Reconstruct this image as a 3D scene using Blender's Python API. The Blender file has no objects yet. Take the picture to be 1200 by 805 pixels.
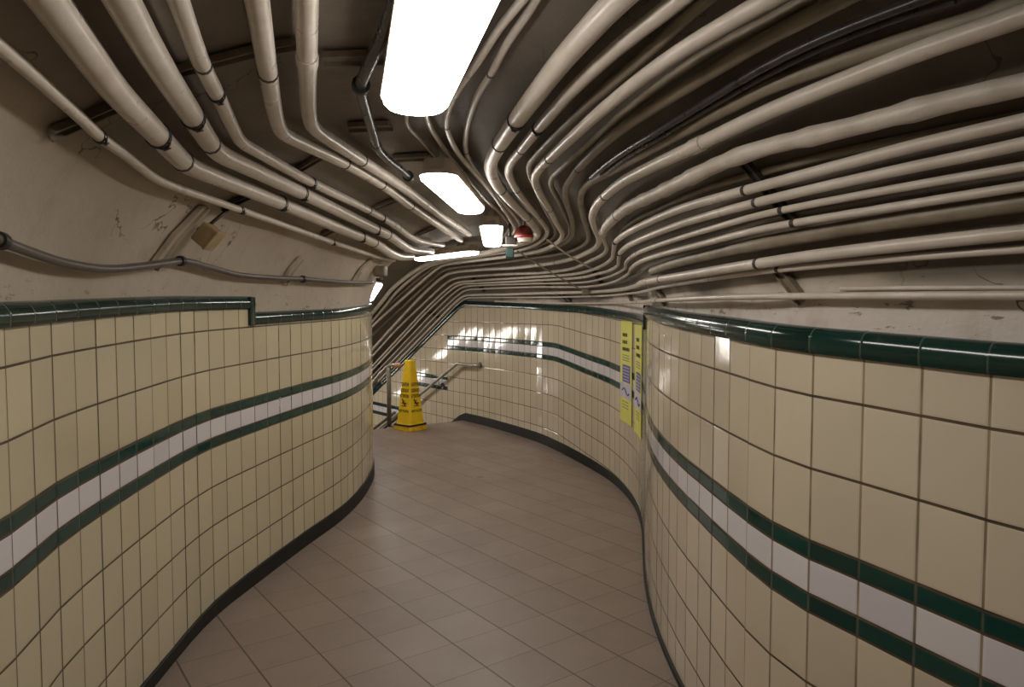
import bpy, bmesh, math, random
from mathutils import Vector, Matrix
from mathutils.bvhtree import BVHTree
random.seed(7)
C = bpy.context.scene.collection
S = bpy.context.scene
PI = math.pi

# ------------------------------------------------------------------ camera
F = 800.0; EYE = Vector((0, 0, 1.6)); PITCH = math.atan(40.5 / F)
cam = bpy.data.cameras.new('camera'); cam_o = bpy.data.objects.new('camera', cam); C.objects.link(cam_o)
cam.sensor_width = 36; cam.lens = 36 * F / 1200; cam.clip_start = 0.02
cam_o.location = EYE; cam_o.rotation_euler = (PI / 2 - PITCH, 0, 0)
S.camera = cam_o
S.view_settings.view_transform = 'Standard'; S.view_settings.look = 'None'
S.view_settings.gamma = 1; S.view_settings.use_curve_mapping = False
S.view_settings.exposure = EXPO = 0.16
def ray(px, py):
    a = (px - 600) / F; b = (402.5 - py) / F
    return Vector((a, math.cos(PITCH) + b * math.sin(PITCH), -math.sin(PITCH) + b * math.cos(PITCH)))
def at_z(px, py, z):
    d = ray(px, py); return EYE + d * ((z - EYE.z) / d.z)
def at_y(px, py, y):
    d = ray(px, py); return EYE + d * (y / d.y)

# ------------------------------------------------------------------ node helpers
class NT:
    def __init__(s, name):
        s.m = bpy.data.materials.new(name); s.m.use_nodes = True
        s.t = s.m.node_tree; s.t.nodes.clear()
        s.out = s.n('ShaderNodeOutputMaterial')
    def n(s, kind, **kw):
        x = s.t.nodes.new(kind)
        for k, v in kw.items(): setattr(x, k, v)
        return x
    def put(s, sock, v):
        if v is None: return
        if hasattr(v, 'is_output'): s.t.links.new(v, sock)
        else: sock.default_value = v
    def math(s, op, a, b=None, c=None):
        x = s.n('ShaderNodeMath', operation=op)
        s.put(x.inputs[0], a); s.put(x.inputs[1], b); s.put(x.inputs[2], c)
        return x.outputs[0]
    def mix(s, f, a, b, bt='MIX'):
        x = s.n('ShaderNodeMix', data_type='RGBA', blend_type=bt)
        s.put(x.inputs[0], f); s.put(x.inputs[6], a); s.put(x.inputs[7], b)
        return x.outputs[2]
    def noise(s, vec, scale, detail=3, rough=.5, out='Fac'):
        x = s.n('ShaderNodeTexNoise'); s.put(x.inputs['Vector'], vec)
        x.inputs['Scale'].default_value = scale; x.inputs['Detail'].default_value = detail; x.inputs['Roughness'].default_value = rough
        return x.outputs[out]
    def ramp(s, f, lo, hi):
        x = s.n('ShaderNodeMapRange', clamp=True)
        s.put(x.inputs[0], f); x.inputs[1].default_value = lo; x.inputs[2].default_value = hi
        return x.outputs[0]
    def bsdf(s, col, rough, metal=0., bump=None, strength=.3, dist=.01, coat=0., spec=.5):
        b = s.n('ShaderNodeBsdfPrincipled')
        s.put(b.inputs['Base Color'], col); s.put(b.inputs['Roughness'], rough); b.inputs['Metallic'].default_value = metal
        b.inputs['Coat Weight'].default_value = coat; b.inputs['Coat Roughness'].default_value = .08
        b.inputs['Specular IOR Level'].default_value = spec
        if bump is not None:
            q = s.n('ShaderNodeBump'); q.inputs['Strength'].default_value = strength; q.inputs['Distance'].default_value = dist
            s.put(q.inputs['Height'], bump); s.t.links.new(q.outputs[0], b.inputs['Normal'])
        s.t.links.new(b.outputs[0], s.out.inputs[0])
        return s.m
def RGB(r, g, b):            # sRGB 0-255 -> linear
    f = lambda c: c / 12.92 if c <= .04045 else ((c + .055) / 1.055) ** 2.4
    return (f(r / 255), f(g / 255), f(b / 255), 1)

# ------------------------------------------------------------------ materials
TW, TH = .15, .203
def tile_material(name, cream, vgrout):
    t = NT(name)
    uv = t.n('ShaderNodeUVMap').outputs[0]
    sp = t.n('ShaderNodeSeparateXYZ'); t.put(sp.inputs[0], uv)
    u, w = sp.outputs[0], sp.outputs[1]
    wr = t.math('DIVIDE', w, TH)
    def edge(x, size):
        f = t.math('FRACT', x)
        return t.math('MULTIPLY', t.math('MINIMUM', f, t.math('SUBTRACT', 1., f)), size)
    du, dw = edge(u, TW), edge(wr, TH)
    stripe = t.math('MULTIPLY', t.math('LESS_THAN', w, 0.), t.math('GREATER_THAN', w, -TH))
    d1 = t.math('ABSOLUTE', t.math('ADD', w, .052)); d2 = t.math('ABSOLUTE', t.math('ADD', w, TH - .052))
    white = t.math('MULTIPLY', t.math('LESS_THAN', w, -.052), t.math('GREATER_THAN', w, -TH + .052))
    ds = t.math('MINIMUM', d1, d2)
    ds = t.math('ADD', ds, t.math('MULTIPLY', t.math('SUBTRACT', 1., stripe), 1.))
    comb = t.n('ShaderNodeCombineXYZ')
    t.put(comb.inputs[0], t.math('FLOOR', u)); t.put(comb.inputs[1], t.math('FLOOR', wr)); t.put(comb.inputs[2], white)
    wn = t.n('ShaderNodeTexWhiteNoise', noise_dimensions='3D'); t.put(wn.inputs[0], comb.outputs[0])
    geo = t.n('ShaderNodeNewGeometry').outputs['Position']
    n1 = t.noise(geo, 2.2, 4)
    base = t.mix(t.math('MULTIPLY', wn.outputs[0], .8), cream, tuple(c * .86 for c in cream[:3]) + (1,))
    base = t.mix(t.math('MULTIPLY', t.ramp(n1, .4, .8), .22), base, RGB(176, 160, 126))
    green = t.mix(wn.outputs[0], RGB(20, 56, 50), RGB(26, 68, 60))
    col = t.mix(stripe, base, green)
    col = t.mix(white, col, t.mix(wn.outputs[0], RGB(214, 208, 212), RGB(226, 221, 222)))
    gv = t.math('LESS_THAN', du, .0034)
    gh = t.math('LESS_THAN', t.math('MINIMUM', dw, ds), .0038)
    grime = t.noise(geo, 9., 3)
    py = t.n('ShaderNodeSeparateXYZ'); t.put(py.inputs[0], geo)
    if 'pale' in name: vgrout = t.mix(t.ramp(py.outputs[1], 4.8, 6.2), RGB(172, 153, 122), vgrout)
    ingreen = t.math('MULTIPLY', stripe, t.math('SUBTRACT', 1., white))
    gv = t.math('MULTIPLY', gv, t.math('SUBTRACT', 1., t.math('MULTIPLY', ingreen, .75)))
    col = t.mix(gv, col, t.mix(t.math('MULTIPLY', t.ramp(grime, .3, .7), .5), vgrout, RGB(70, 56, 40)))
    col = t.mix(gh, col, t.mix(t.ramp(grime, .3, .7), RGB(96, 78, 54), RGB(66, 52, 37)))
    # shallow pillow of every glazed tile + sunk joints
    h = t.ramp(t.math('MINIMUM', t.math('MINIMUM', du, dw), ds), 0., .008)
    wav = t.noise(geo, 14., 2)
    h = t.math('ADD', h, t.math('MULTIPLY', wav, .35))
    g = t.math('MAXIMUM', gv, gh)
    rough = t.math('ADD', t.math('MULTIPLY', g, .6), t.math('ADD', t.math('MULTIPLY', n1, .08), .05))
    return t.bsdf(col, rough, bump=h, strength=.35, dist=.004)
def plain(name, c1, c2=None, rough=.5, scale=6., metal=0., bump=0., bscale=None, coat=0., lo=.35, hi=.7):
    t = NT(name); geo = t.n('ShaderNodeNewGeometry').outputs['Position']
    n = t.noise(geo, scale, 4, .6)
    col = t.mix(t.ramp(n, lo, hi), c1, c2) if c2 else c1
    b = t.noise(geo, bscale or scale * 3, 4, .6) if bump else None
    return t.bsdf(col, t.math('ADD', t.math('MULTIPLY', n, .15), rough - .07), metal, b, bump, .01, coat)
M = {}
M['tile_left'] = tile_material('cream_glazed_tile', RGB(208, 197, 167), RGB(104, 86, 60))
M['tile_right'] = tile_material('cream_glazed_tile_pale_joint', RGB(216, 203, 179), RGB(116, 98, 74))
def green_cap():
    t = NT('green_glazed_cap_tile'); uv = t.n('ShaderNodeUVMap').outputs[0]
    sp = t.n('ShaderNodeSeparateXYZ'); t.put(sp.inputs[0], uv)
    f = t.math('FRACT', sp.outputs[0]); d = t.math('MULTIPLY', t.math('MINIMUM', f, t.math('SUBTRACT', 1., f)), TW)
    g = t.math('LESS_THAN', d, .0022)
    wn = t.n('ShaderNodeTexWhiteNoise', noise_dimensions='1D'); t.put(wn.inputs['W'], t.math('FLOOR', sp.outputs[0]))
    col = t.mix(wn.outputs[0], RGB(13, 42, 38), RGB(19, 53, 47))
    col = t.mix(g, col, RGB(70, 84, 74))
    geo = t.n('ShaderNodeNewGeometry').outputs['Position']
    dust = t.ramp(t.noise(geo, 18., 4, .7), .58, .8)
    col = t.mix(t.math('MULTIPLY', dust, .2), col, RGB(120, 110, 95))
    return t.bsdf(col, .14, bump=t.ramp(d, 0, .006), strength=.3, dist=.003)
M['cap'] = green_cap()
M['base'] = plain('black_baseboard_tile', RGB(11, 11, 11), RGB(24, 22, 20), .6, 12.)
def plaster():
    t = NT('cream_painted_plaster'); geo = t.n('ShaderNodeNewGeometry').outputs['Position']
    n = t.noise(geo, 1.6, 5, .6); n2 = t.noise(geo, 7., 4, .6)
    col = t.mix(t.ramp(n, .3, .75), RGB(196, 184, 166), RGB(172, 159, 142))
    col = t.mix(t.math('MULTIPLY', t.ramp(n2, .55, .8), .35), col, RGB(146, 128, 106))
    warp = t.n('ShaderNodeVectorMath', operation='ADD'); t.put(warp.inputs[0], geo)
    sc = t.n('ShaderNodeVectorMath', operation='SCALE'); t.put(sc.inputs[0], t.noise(geo, 3., 4, .6, 'Color')); sc.inputs['Scale'].default_value = .5
    t.put(warp.inputs[1], sc.outputs[0])
    vo = t.n('ShaderNodeTexVoronoi', feature='DISTANCE_TO_EDGE'); t.put(vo.inputs['Vector'], warp.outputs[0]); vo.inputs['Scale'].default_value = 1.3
    crack = t.math('MULTIPLY', t.math('LESS_THAN', vo.outputs[0], .004), t.ramp(t.noise(geo, 2.3, 2), .52, .6))
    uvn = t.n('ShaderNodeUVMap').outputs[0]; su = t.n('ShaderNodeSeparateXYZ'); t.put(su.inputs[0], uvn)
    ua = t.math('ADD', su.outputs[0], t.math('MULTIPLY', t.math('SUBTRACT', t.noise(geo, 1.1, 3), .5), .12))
    dust_and_shade = t.math('MULTIPLY', t.ramp(ua, .20, .30), t.math('SUBTRACT', 1., t.ramp(ua, .925, .94)))  # dirt plus painted-in shade: darkens the plaster behind the pipes
    col = t.mix(t.math('MULTIPLY', dust_and_shade, .85), col, t.mix(t.ramp(ua, .48, .58), t.mix(t.ramp(n, .3, .75), RGB(132, 120, 108), RGB(102, 91, 80)), t.mix(t.ramp(n, .3, .75), RGB(104, 93, 83), RGB(70, 62, 54))))
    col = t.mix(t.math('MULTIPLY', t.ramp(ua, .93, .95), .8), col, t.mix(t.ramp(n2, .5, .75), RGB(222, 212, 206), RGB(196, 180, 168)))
    col = t.mix(t.math('MULTIPLY', crack, .8), col, RGB(70, 58, 46))
    # flaked paint low down by the tile caps
    z = t.n('ShaderNodeSeparateXYZ'); t.put(z.inputs[0], geo)
    low = t.math('SUBTRACT', 1., t.ramp(z.outputs[2], 1.6, 1.74))
    st = t.n('ShaderNodeVectorMath', operation='MULTIPLY'); t.put(st.inputs[0], geo); st.inputs[1].default_value = (1, 1, 3)
    fl = t.ramp(t.noise(st.outputs[0], 11., 6, .7), .6, .63)
    col = t.mix(t.math('MULTIPLY', t.math('MULTIPLY', fl, low), .75), col, RGB(104, 80, 60))
    h = t.math('ADD', t.noise(geo, 22., 5, .65), t.math('MULTIPLY', t.noise(geo, 5., 3), 1.4))
    h = t.math('SUBTRACT', h, t.math('MULTIPLY', t.math('MULTIPLY', fl, low), .5))
    return t.bsdf(col, .55, bump=h, strength=.35, dist=.012)
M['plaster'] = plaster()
def floor_mat():
    t = NT('brown_quarry_floor_tile'); geo = t.n('ShaderNodeNewGeometry').outputs['Position']
    def axis(dx, dy, off, size):
        v = t.n('ShaderNodeVectorMath', operation='DOT_PRODUCT'); t.put(v.inputs[0], geo)
        l = math.hypot(dx, dy); v.inputs[1].default_value = (dx / l, dy / l, 0)
        return t.math('DIVIDE', t.math('SUBTRACT', v.outputs['Value'], off), size)
    SZ = .271
    a = axis(1, .775, 1.19, SZ); b = axis(-.70, 1, 3.32, SZ)
    def e(x):
        f = t.math('FRACT', x); return t.math('MULTIPLY', t.math('MINIMUM', f, t.math('SUBTRACT', 1., f)), SZ)
    da, db = e(a), e(b)
    cb = t.n('ShaderNodeCombineXYZ'); t.put(cb.inputs[0], t.math('FLOOR', a)); t.put(cb.inputs[1], t.math('FLOOR', b))
    wn = t.n('ShaderNodeTexWhiteNoise', noise_dimensions='3D'); t.put(wn.inputs[0], cb.outputs[0])
    col = t.mix(wn.outputs[0], RGB(134, 118, 108), RGB(143, 127, 116))
    n = t.noise(geo, 1.5, 5, .65)
    col = t.mix(t.math('MULTIPLY', t.ramp(n, .4, .75), .45), col, RGB(114, 98, 88))
    fine = t.noise(geo, 60., 3, .7)
    col = t.mix(t.math('MULTIPLY', t.ramp(fine, .5, .8), .2), col, RGB(166, 150, 136))
    g1 = t.math('LESS_THAN', da, .0038); g2 = t.math('MULTIPLY', t.math('LESS_THAN', db, .0028), .55)
    g = t.math('MAXIMUM', g1, g2)
    col = t.mix(t.math('MULTIPLY', g, .9), col, RGB(72, 57, 48))
    # one dark scuff on the floor
    sc = t.n('ShaderNodeVectorMath', operation='DISTANCE'); t.put(sc.inputs[0], geo); sc.inputs[1].default_value = tuple(at_z(563, 559, 0))
    sd = t.math('ADD', sc.outputs['Value'], t.math('MULTIPLY', t.noise(geo, 30., 3), .08))
    col = t.mix(t.math('MULTIPLY', t.math('LESS_THAN', sd, .075), .55), col, RGB(74, 60, 52))
    return t.bsdf(col, t.math('ADD', t.math('MULTIPLY', n, .2), .36), bump=t.ramp(t.math('MINIMUM', da, db), 0, .006), strength=.2, dist=.003)
M['floor'] = floor_mat()
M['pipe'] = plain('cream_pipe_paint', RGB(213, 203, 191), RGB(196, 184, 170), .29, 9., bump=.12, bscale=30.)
M['pipe_dim'] = plain('dull_cream_pipe_paint', RGB(150, 138, 120), RGB(124, 112, 95), .45, 9., bump=.12, bscale=30.)  # darker, rougher version of the cream pipe paint
M['pipe_wrap'] = plain('cream_painted_lagging', RGB(206, 196, 184), RGB(186, 174, 160), .42, 12., bump=.7, bscale=16.)
M['conduit'] = plain('dark_flexible_conduit', RGB(46, 43, 45), RGB(62, 58, 60), .28, 20.)
M['conduit_grey'] = plain('grey_flexible_conduit', RGB(84, 77, 72), RGB(102, 94, 87), .36, 20.)
M['tie'] = plain('black_wire_tie', RGB(32, 28, 25), RGB(48, 42, 38), .5, 40.)
M['bracket'] = plain('dull_bracket_paint', RGB(134, 120, 102), RGB(100, 88, 74), .5, 10., bump=.1)
M['darkmetal'] = plain('dark_bracket_metal', RGB(70, 62, 54), RGB(48, 42, 37), .5, 14.)
M['housing'] = plain('cream_lamp_housing', RGB(196, 184, 166), RGB(178, 164, 146), .4, 8.)
M['steel'] = plain('brushed_steel_rail', RGB(196, 190, 182), RGB(170, 163, 154), .3, 20., metal=.6)
M['post'] = plain('grey_rail_paint', RGB(112, 104, 92), RGB(92, 84, 74), .4, 20.)
M['yellow'] = plain('yellow_plastic', RGB(252, 212, 26), RGB(242, 198, 18), .35, 8.)
M['yellow_base'] = plain('worn_yellow_plastic', RGB(242, 202, 30), RGB(214, 170, 28), .45, 14.)
M['black'] = plain('black_print', RGB(28, 26, 22), None, .5)
M['red'] = plain('red_plastic', RGB(196, 48, 26), RGB(150, 30, 20), .35, 12.)
M['darkred'] = plain('dark_red_plastic', RGB(92, 16, 12), RGB(70, 12, 10), .4, 12.)
M['white'] = plain('white_plastic', RGB(232, 222, 210), RGB(210, 198, 184), .35, 12.)
M['greenbox'] = plain('green_enamel', RGB(5, 50, 44), RGB(4, 38, 34), .35, 12.)
M['tan'] = plain('tan_box_plastic', RGB(176, 156, 116), RGB(150, 128, 92), .45, 10.)
M['poster'] = plain('yellow_poster_paper', RGB(222, 220, 104), RGB(212, 210, 92), .5, 5.)
M['violet'] = plain('violet_print', RGB(92, 84, 160), RGB(80, 70, 146), .5, 5.)
M['lilac'] = plain('pale_photo_print', RGB(206, 200, 208), RGB(184, 178, 192), .5, 9.)
M['pink'] = plain('worn_copper_rail_end', RGB(200, 158, 138), RGB(160, 112, 92), .4, 14.)
M['step'] = plain('grey_stair_tile', RGB(120, 108, 98), RGB(100, 88, 80), .5, 10.)
LAMP = 17.0
def lamp_mat():
    t = NT('lit_lamp_diffuser'); e = t.n('ShaderNodeEmission'); e.inputs[0].default_value = (1., .945, .87, 1); e.inputs[1].default_value = LAMP
    t.t.links.new(e.outputs[0], t.out.inputs[0]); return t.m
M['lamp'] = lamp_mat()

# ------------------------------------------------------------------ object helpers
def obj(name, verts, faces, mat, parent=None, smooth=False, uvs=None, base='center'):
    vs = [Vector(v) for v in verts]
    lo = Vector((min(v.x for v in vs), min(v.y for v in vs), min(v.z for v in vs)))
    hi = Vector((max(v.x for v in vs), max(v.y for v in vs), max(v.z for v in vs)))
    org = (lo + hi) / 2
    if base == 'bottom': org.z = lo.z
    if base == 'zero': org = Vector((0, 0, 0))
    me = bpy.data.meshes.new(name)
    me.from_pydata([v - org for v in vs], [], faces)
    mats = mat if isinstance(mat, list) else [mat]
    for m in mats: me.materials.append(M[m])
    if smooth:
        for p in me.polygons: p.use_smooth = True
    if uvs:
        l = me.uv_layers.new(name='UVMap')
        for p in me.polygons:
            for li in p.loop_indices: l.data[li].uv = uvs(p.index, me.loops[li].vertex_index)
    me.update()
    o = bpy.data.objects.new(name, me); C.objects.link(o)
    if parent is not None:
        o.parent = parent; o.location = org - world_loc(parent)
    else: o.location = org
    return o
def world_loc(o):
    v = Vector(o.location)
    while o.parent: o = o.parent; v = v + Vector(o.location)
    return v
def tag(o, label, cat, group=None, kind=None):
    o['label'] = label; o['category'] = cat
    if group: o['group'] = group
    if kind: o['kind'] = kind
    return o
def struct(o): o['kind'] = 'structure'; return o
def empty(name, loc):
    o = bpy.data.objects.new(name, None); o.empty_display_size = .05; C.objects.link(o); o.location = loc; return o
class MB:
    def __init__(s): s.v = []; s.f = []
    def add(s, vs, fs):
        b = len(s.v); s.v += [Vector(v) for v in vs]; s.f += [tuple(i + b for i in f) for f in fs]
    def box(s, c, x, y, z, a=None):             # centre, half axes as vectors
        c = Vector(c); x, y, z = Vector(x), Vector(y), Vector(z)
        vs = [c + x * i + y * j + z * k for i in (-1, 1) for j in (-1, 1) for k in (-1, 1)]
        s.add(vs, [(0, 1, 3, 2), (4, 6, 7, 5), (0, 4, 5, 1), (2, 3, 7, 6), (0, 2, 6, 4), (1, 5, 7, 3)])
    def tube(s, path, r, seg=12, cap=True):
        vs, fs = tube(path, r, seg, cap); s.add(vs, fs)
    def go(s, name, mat, parent=None, smooth=False, base='center'):
        o = obj(name, s.v, s.f, mat, parent, smooth, base=base); return o
def bevel(o, w=.004, n=2):
    m = o.modifiers.new('bevel', 'BEVEL'); m.width = w; m.segments = n; m.limit_method = 'ANGLE'; m.angle_limit = .6
def tube(path, r, seg=12, cap=True):
    P = [Vector(p) for p in path]; n = len(P)
    rr = r if isinstance(r, (list, tuple)) else [r] * n
    T = [(P[min(i + 1, n - 1)] - P[max(i - 1, 0)]).normalized() for i in range(n)]
    up = Vector((0, 0, 1)) if abs(T[0].z) < .9 else Vector((1, 0, 0))
    N = (up - T[0] * up.dot(T[0])).normalized()
    vs, fs = [], []
    for i in range(n):
        N = N - T[i] * N.dot(T[i])
        N.normalize(); B = T[i].cross(N)
        for k in range(seg):
            a = 2 * PI * k / seg
            vs.append(P[i] + (N * math.cos(a) + B * math.sin(a)) * rr[i])
    for i in range(n - 1):
        for k in range(seg):
            a = i * seg + k; b = i * seg + (k + 1) % seg
            fs.append((a, b, b + seg, a + seg))
    if cap:
        fs.append(tuple(reversed(range(seg)))); fs.append(tuple(range((n - 1) * seg, n * seg)))
    return vs, fs
def catmull(P, step, closed=False):
    P = [Vector(p) for p in P]; out = []
    for i in range(len(P) - 1):
        p0 = P[i - 1] if i else P[0] * 2 - P[1]
        p3 = P[i + 2] if i + 2 < len(P) else P[-1] * 2 - P[-2]
        p1, p2 = P[i], P[i + 1]
        a, b, c = [max((y - x).length, 1e-6) ** .5 for x, y in ((p0, p1), (p1, p2), (p2, p3))]
        m1 = ((p1 - p0) / a - (p2 - p0) / (a + b) + (p2 - p1) / b) * b
        m2 = ((p2 - p1) / b - (p3 - p1) / (b + c) + (p3 - p2) / c) * b
        n = max(1, int((p2 - p1).length / step + .5))
        for k in range(n):
            t = k / n
            out.append(p1 * (2 * t**3 - 3 * t * t + 1) + m1 * (t**3 - 2 * t * t + t) + p2 * (-2 * t**3 + 3 * t * t) + m2 * (t**3 - t * t))
    out.append(P[-1]); return out
def resample(P, step):
    out = [P[0].copy()]; acc = 0.; last = P[0]
    for q in P[1:]:
        while True:
            d = (q - last).length
            if acc + d < step: acc += d; last = q; break
            last = last + (q - last) * ((step - acc) / d); out.append(last.copy()); acc = 0.
    return out
def table(T, x):
    if x <= T[0][0]: return T[0][1]
    for (a, b), (c, d) in zip(T, T[1:]):
        if x <= c: return b + (d - b) * (x - a) / (c - a)
    return T[-1][1]

# ------------------------------------------------------------------ corridor plan: (left, right) stations
ST = [((-.90, -.8), (1.95, -.6)), ((-1.05, 0), (1.70, .3)), ((-1.18, .7), (1.45, .86)), ((-1.28, 1.3), (1.17, 1.265)),
      ((-1.38, 1.85), (.94, 1.68)), ((-1.46, 2.2), (.79, 1.99)), ((-1.53, 2.87), (.722, 2.7)), ((-1.555, 3.46), (.722, 3.3)),
      ((-1.49, 3.96), (.775, 3.85)), ((-1.40, 4.53), (.866, 4.4)), ((-1.30, 5.1), (.966, 5.0)), ((-1.27, 5.6), (.998, 5.55)),
      ((-1.29, 6.1), (.93, 6.25)), ((-1.35, 6.58), (.74, 6.96)), ((-1.50, 7.15), (.36, 8.05)), ((-1.75, 7.75), (0., 8.72)),
      ((-2.05, 8.25), (-.38, 9.33)), ((-2.40, 8.62), (-.70, 9.75))]
SD = Vector((-.64, .77, 0)).normalized(); TAN = math.tan(math.radians(30))
NS = len(ST) - 1; STAIR = 4.4
Lp = [Vector((a[0], a[1], 0)) for a, b in ST]; Rp = [Vector((b[0], b[1], 0)) for a, b in ST]
SUB = 10
def dense(P):
    out = []
    Q = P + [P[-1] + SD]
    for i in range(len(P) - 1):
        seg = catmull([Q[max(i - 1, 0)], Q[i], Q[i + 1], Q[i + 2]], 1e9)
        p0 = Q[i - 1] if i else Q[0] * 2 - Q[1]; p1, p2, p3 = Q[i], Q[i + 1], Q[i + 2]
        a, b, c = [(y - x).length ** .5 for x, y in ((p0, p1), (p1, p2), (p2, p3))]
        m1 = ((p1 - p0) / a - (p2 - p0) / (a + b) + (p2 - p1) / b) * b
        m2 = ((p2 - p1) / b - (p3 - p1) / (b + c) + (p3 - p2) / c) * b
        for k in range(SUB):
            t = k / SUB
            out.append(p1 * (2 * t**3 - 3 * t * t + 1) + m1 * (t**3 - 2 * t * t + t) + p2 * (-2 * t**3 + 3 * t * t) + m2 * (t**3 - t * t))
    out.append(P[-1].copy()); return out
Ld, Rd = dense(Lp), dense(Rp)
NL = len(Ld)
NST = 44
Ld += [Lp[-1] + SD * (STAIR * (k + 1) / NST) for k in range(NST)]
Rd += [Rp[-1] + SD * (STAIR * (k + 1) / NST) for k in range(NST)]
drop = [0.] * NL + [TAN * STAIR * (k + 1) / NST for k in range(NST)]
SPRING = 1.47
crown = [(1.0, 2.33), (3, 2.33), (6, 2.32), (8, 2.30), (10, 2.26)]
EXPN = 2.3
def vault_point(i, u, off):
    L, R = Ld[i], Rd[i]
    d = (R - L); w = d.length; d = d / w
    a0 = L - d * .035; ww = w + .07
    rise = table(crown, (L.y + R.y) / 2) - SPRING
    th = PI * (1 - u)
    cx, sx = math.cos(th), math.sin(th)
    sg = lambda c: math.copysign(abs(c) ** (2 / EXPN), c)
    X, Z = sg(cx), sg(sx)
    # inward normal of the superellipse
    nx = math.copysign(abs(X) ** (EXPN - 1), X) / (ww / 2); nz = abs(Z) ** (EXPN - 1) / rise
    l = math.hypot(nx, nz) or 1; nx /= l; nz /= l
    px = X * ww / 2 - nx * off; pz = Z * rise - nz * off
    p = a0 + d * (ww / 2 + px)
    return Vector((p.x, p.y, SPRING + pz - drop[i]))
NU = 72
def vault(off):
    vs = [vault_point(i, j / NU, off) for i in range(len(Ld)) for j in range(NU + 1)]
    fs = [(i * (NU + 1) + j, i * (NU + 1) + j + 1, (i + 1) * (NU + 1) + j + 1, (i + 1) * (NU + 1) + j) for i in range(len(Ld) - 1) for j in range(NU)]
    return vs, fs
vs, fs = vault(0)
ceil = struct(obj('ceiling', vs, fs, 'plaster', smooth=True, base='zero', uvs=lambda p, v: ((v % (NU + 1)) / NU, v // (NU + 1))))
_bvh = {}
def surf(off):
    off = round(off, 3)
    if off not in _bvh: v, f = vault(off); _bvh[off] = BVHTree.FromPolygons(v, f)
    return _bvh[off]
def hit(px, py, off):
    d = ray(px, py).normalized()
    h = surf(off).ray_cast(EYE + d * .3, d, 30)
    if h[0] is None: return None, None
    n = h[1]
    if n.dot(d) > 0: n = -n
    return h[0], n

# ------------------------------------------------------------------ tiled walls
dzL = [(1.0, -.06), (1.85, -.055), (2.14, -.044), (3.12, -.014), (3.9, 0), (5.05, .02), (6.5, .05)]
dzR = [(1.0, -.05), (1.45, -.042), (2.25, 0), (3.76, .03), (4.8, .07), (6.12, .12), (6.85, .165), (7.7, .24), (9.9, .237)]
capL_hi = [(1.0, 1.53), (1.85, 1.547), (2.14, 1.555), (3.12, 1.588), (3.9, 1.60)]
capL_lo = [(3.9, 1.508), (5.05, 1.53), (6.5, 1.58), (8.5, 1.60)]
capR_hi = [(1.0, 1.44), (1.45, 1.455), (2.25, 1.496), (3.76, 1.545), (4.8, 1.56)]
capR_lo = [(4.6, 1.46), (5.2, 1.478), (6.12, 1.512), (6.85, 1.552), (7.7, 1.575), (9.75, 1.645)]
STEP_L, STEP_R = 3.88, 4.6
def wall_data(dense_pts, side):
    if side == 'R': dense_pts = [dense_pts[0].lerp(dense_pts[1], .042 / (dense_pts[1] - dense_pts[0]).length)] + dense_pts[1:]
    pts = resample(dense_pts, TW)
    end = (Lp if side == 'L' else Rp)[-1]
    res = []
    for p in pts:
        t = (p - end).dot(SD) if p.y > end.y - .3 else -1
        dr = max(0., t) * TAN
        res.append((p, dr, t))
    return res
def inward(pts, i, side):
    a = pts[max(i - 1, 0)]; b = pts[min(i + 1, len(pts) - 1)]
    d = (b - a).normalized()
    n = Vector((d.y, -d.x, 0))            # right of travel
    return n if side == 'L' else -n
CAPH = .072
PROFILE = [(-.004, 0.), (.012, .001), (.017, .008), (.018, .030), (.016, .044), (.010, .056), (.001, .068), (-.012, CAPH), (-.06, CAPH)]
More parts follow.
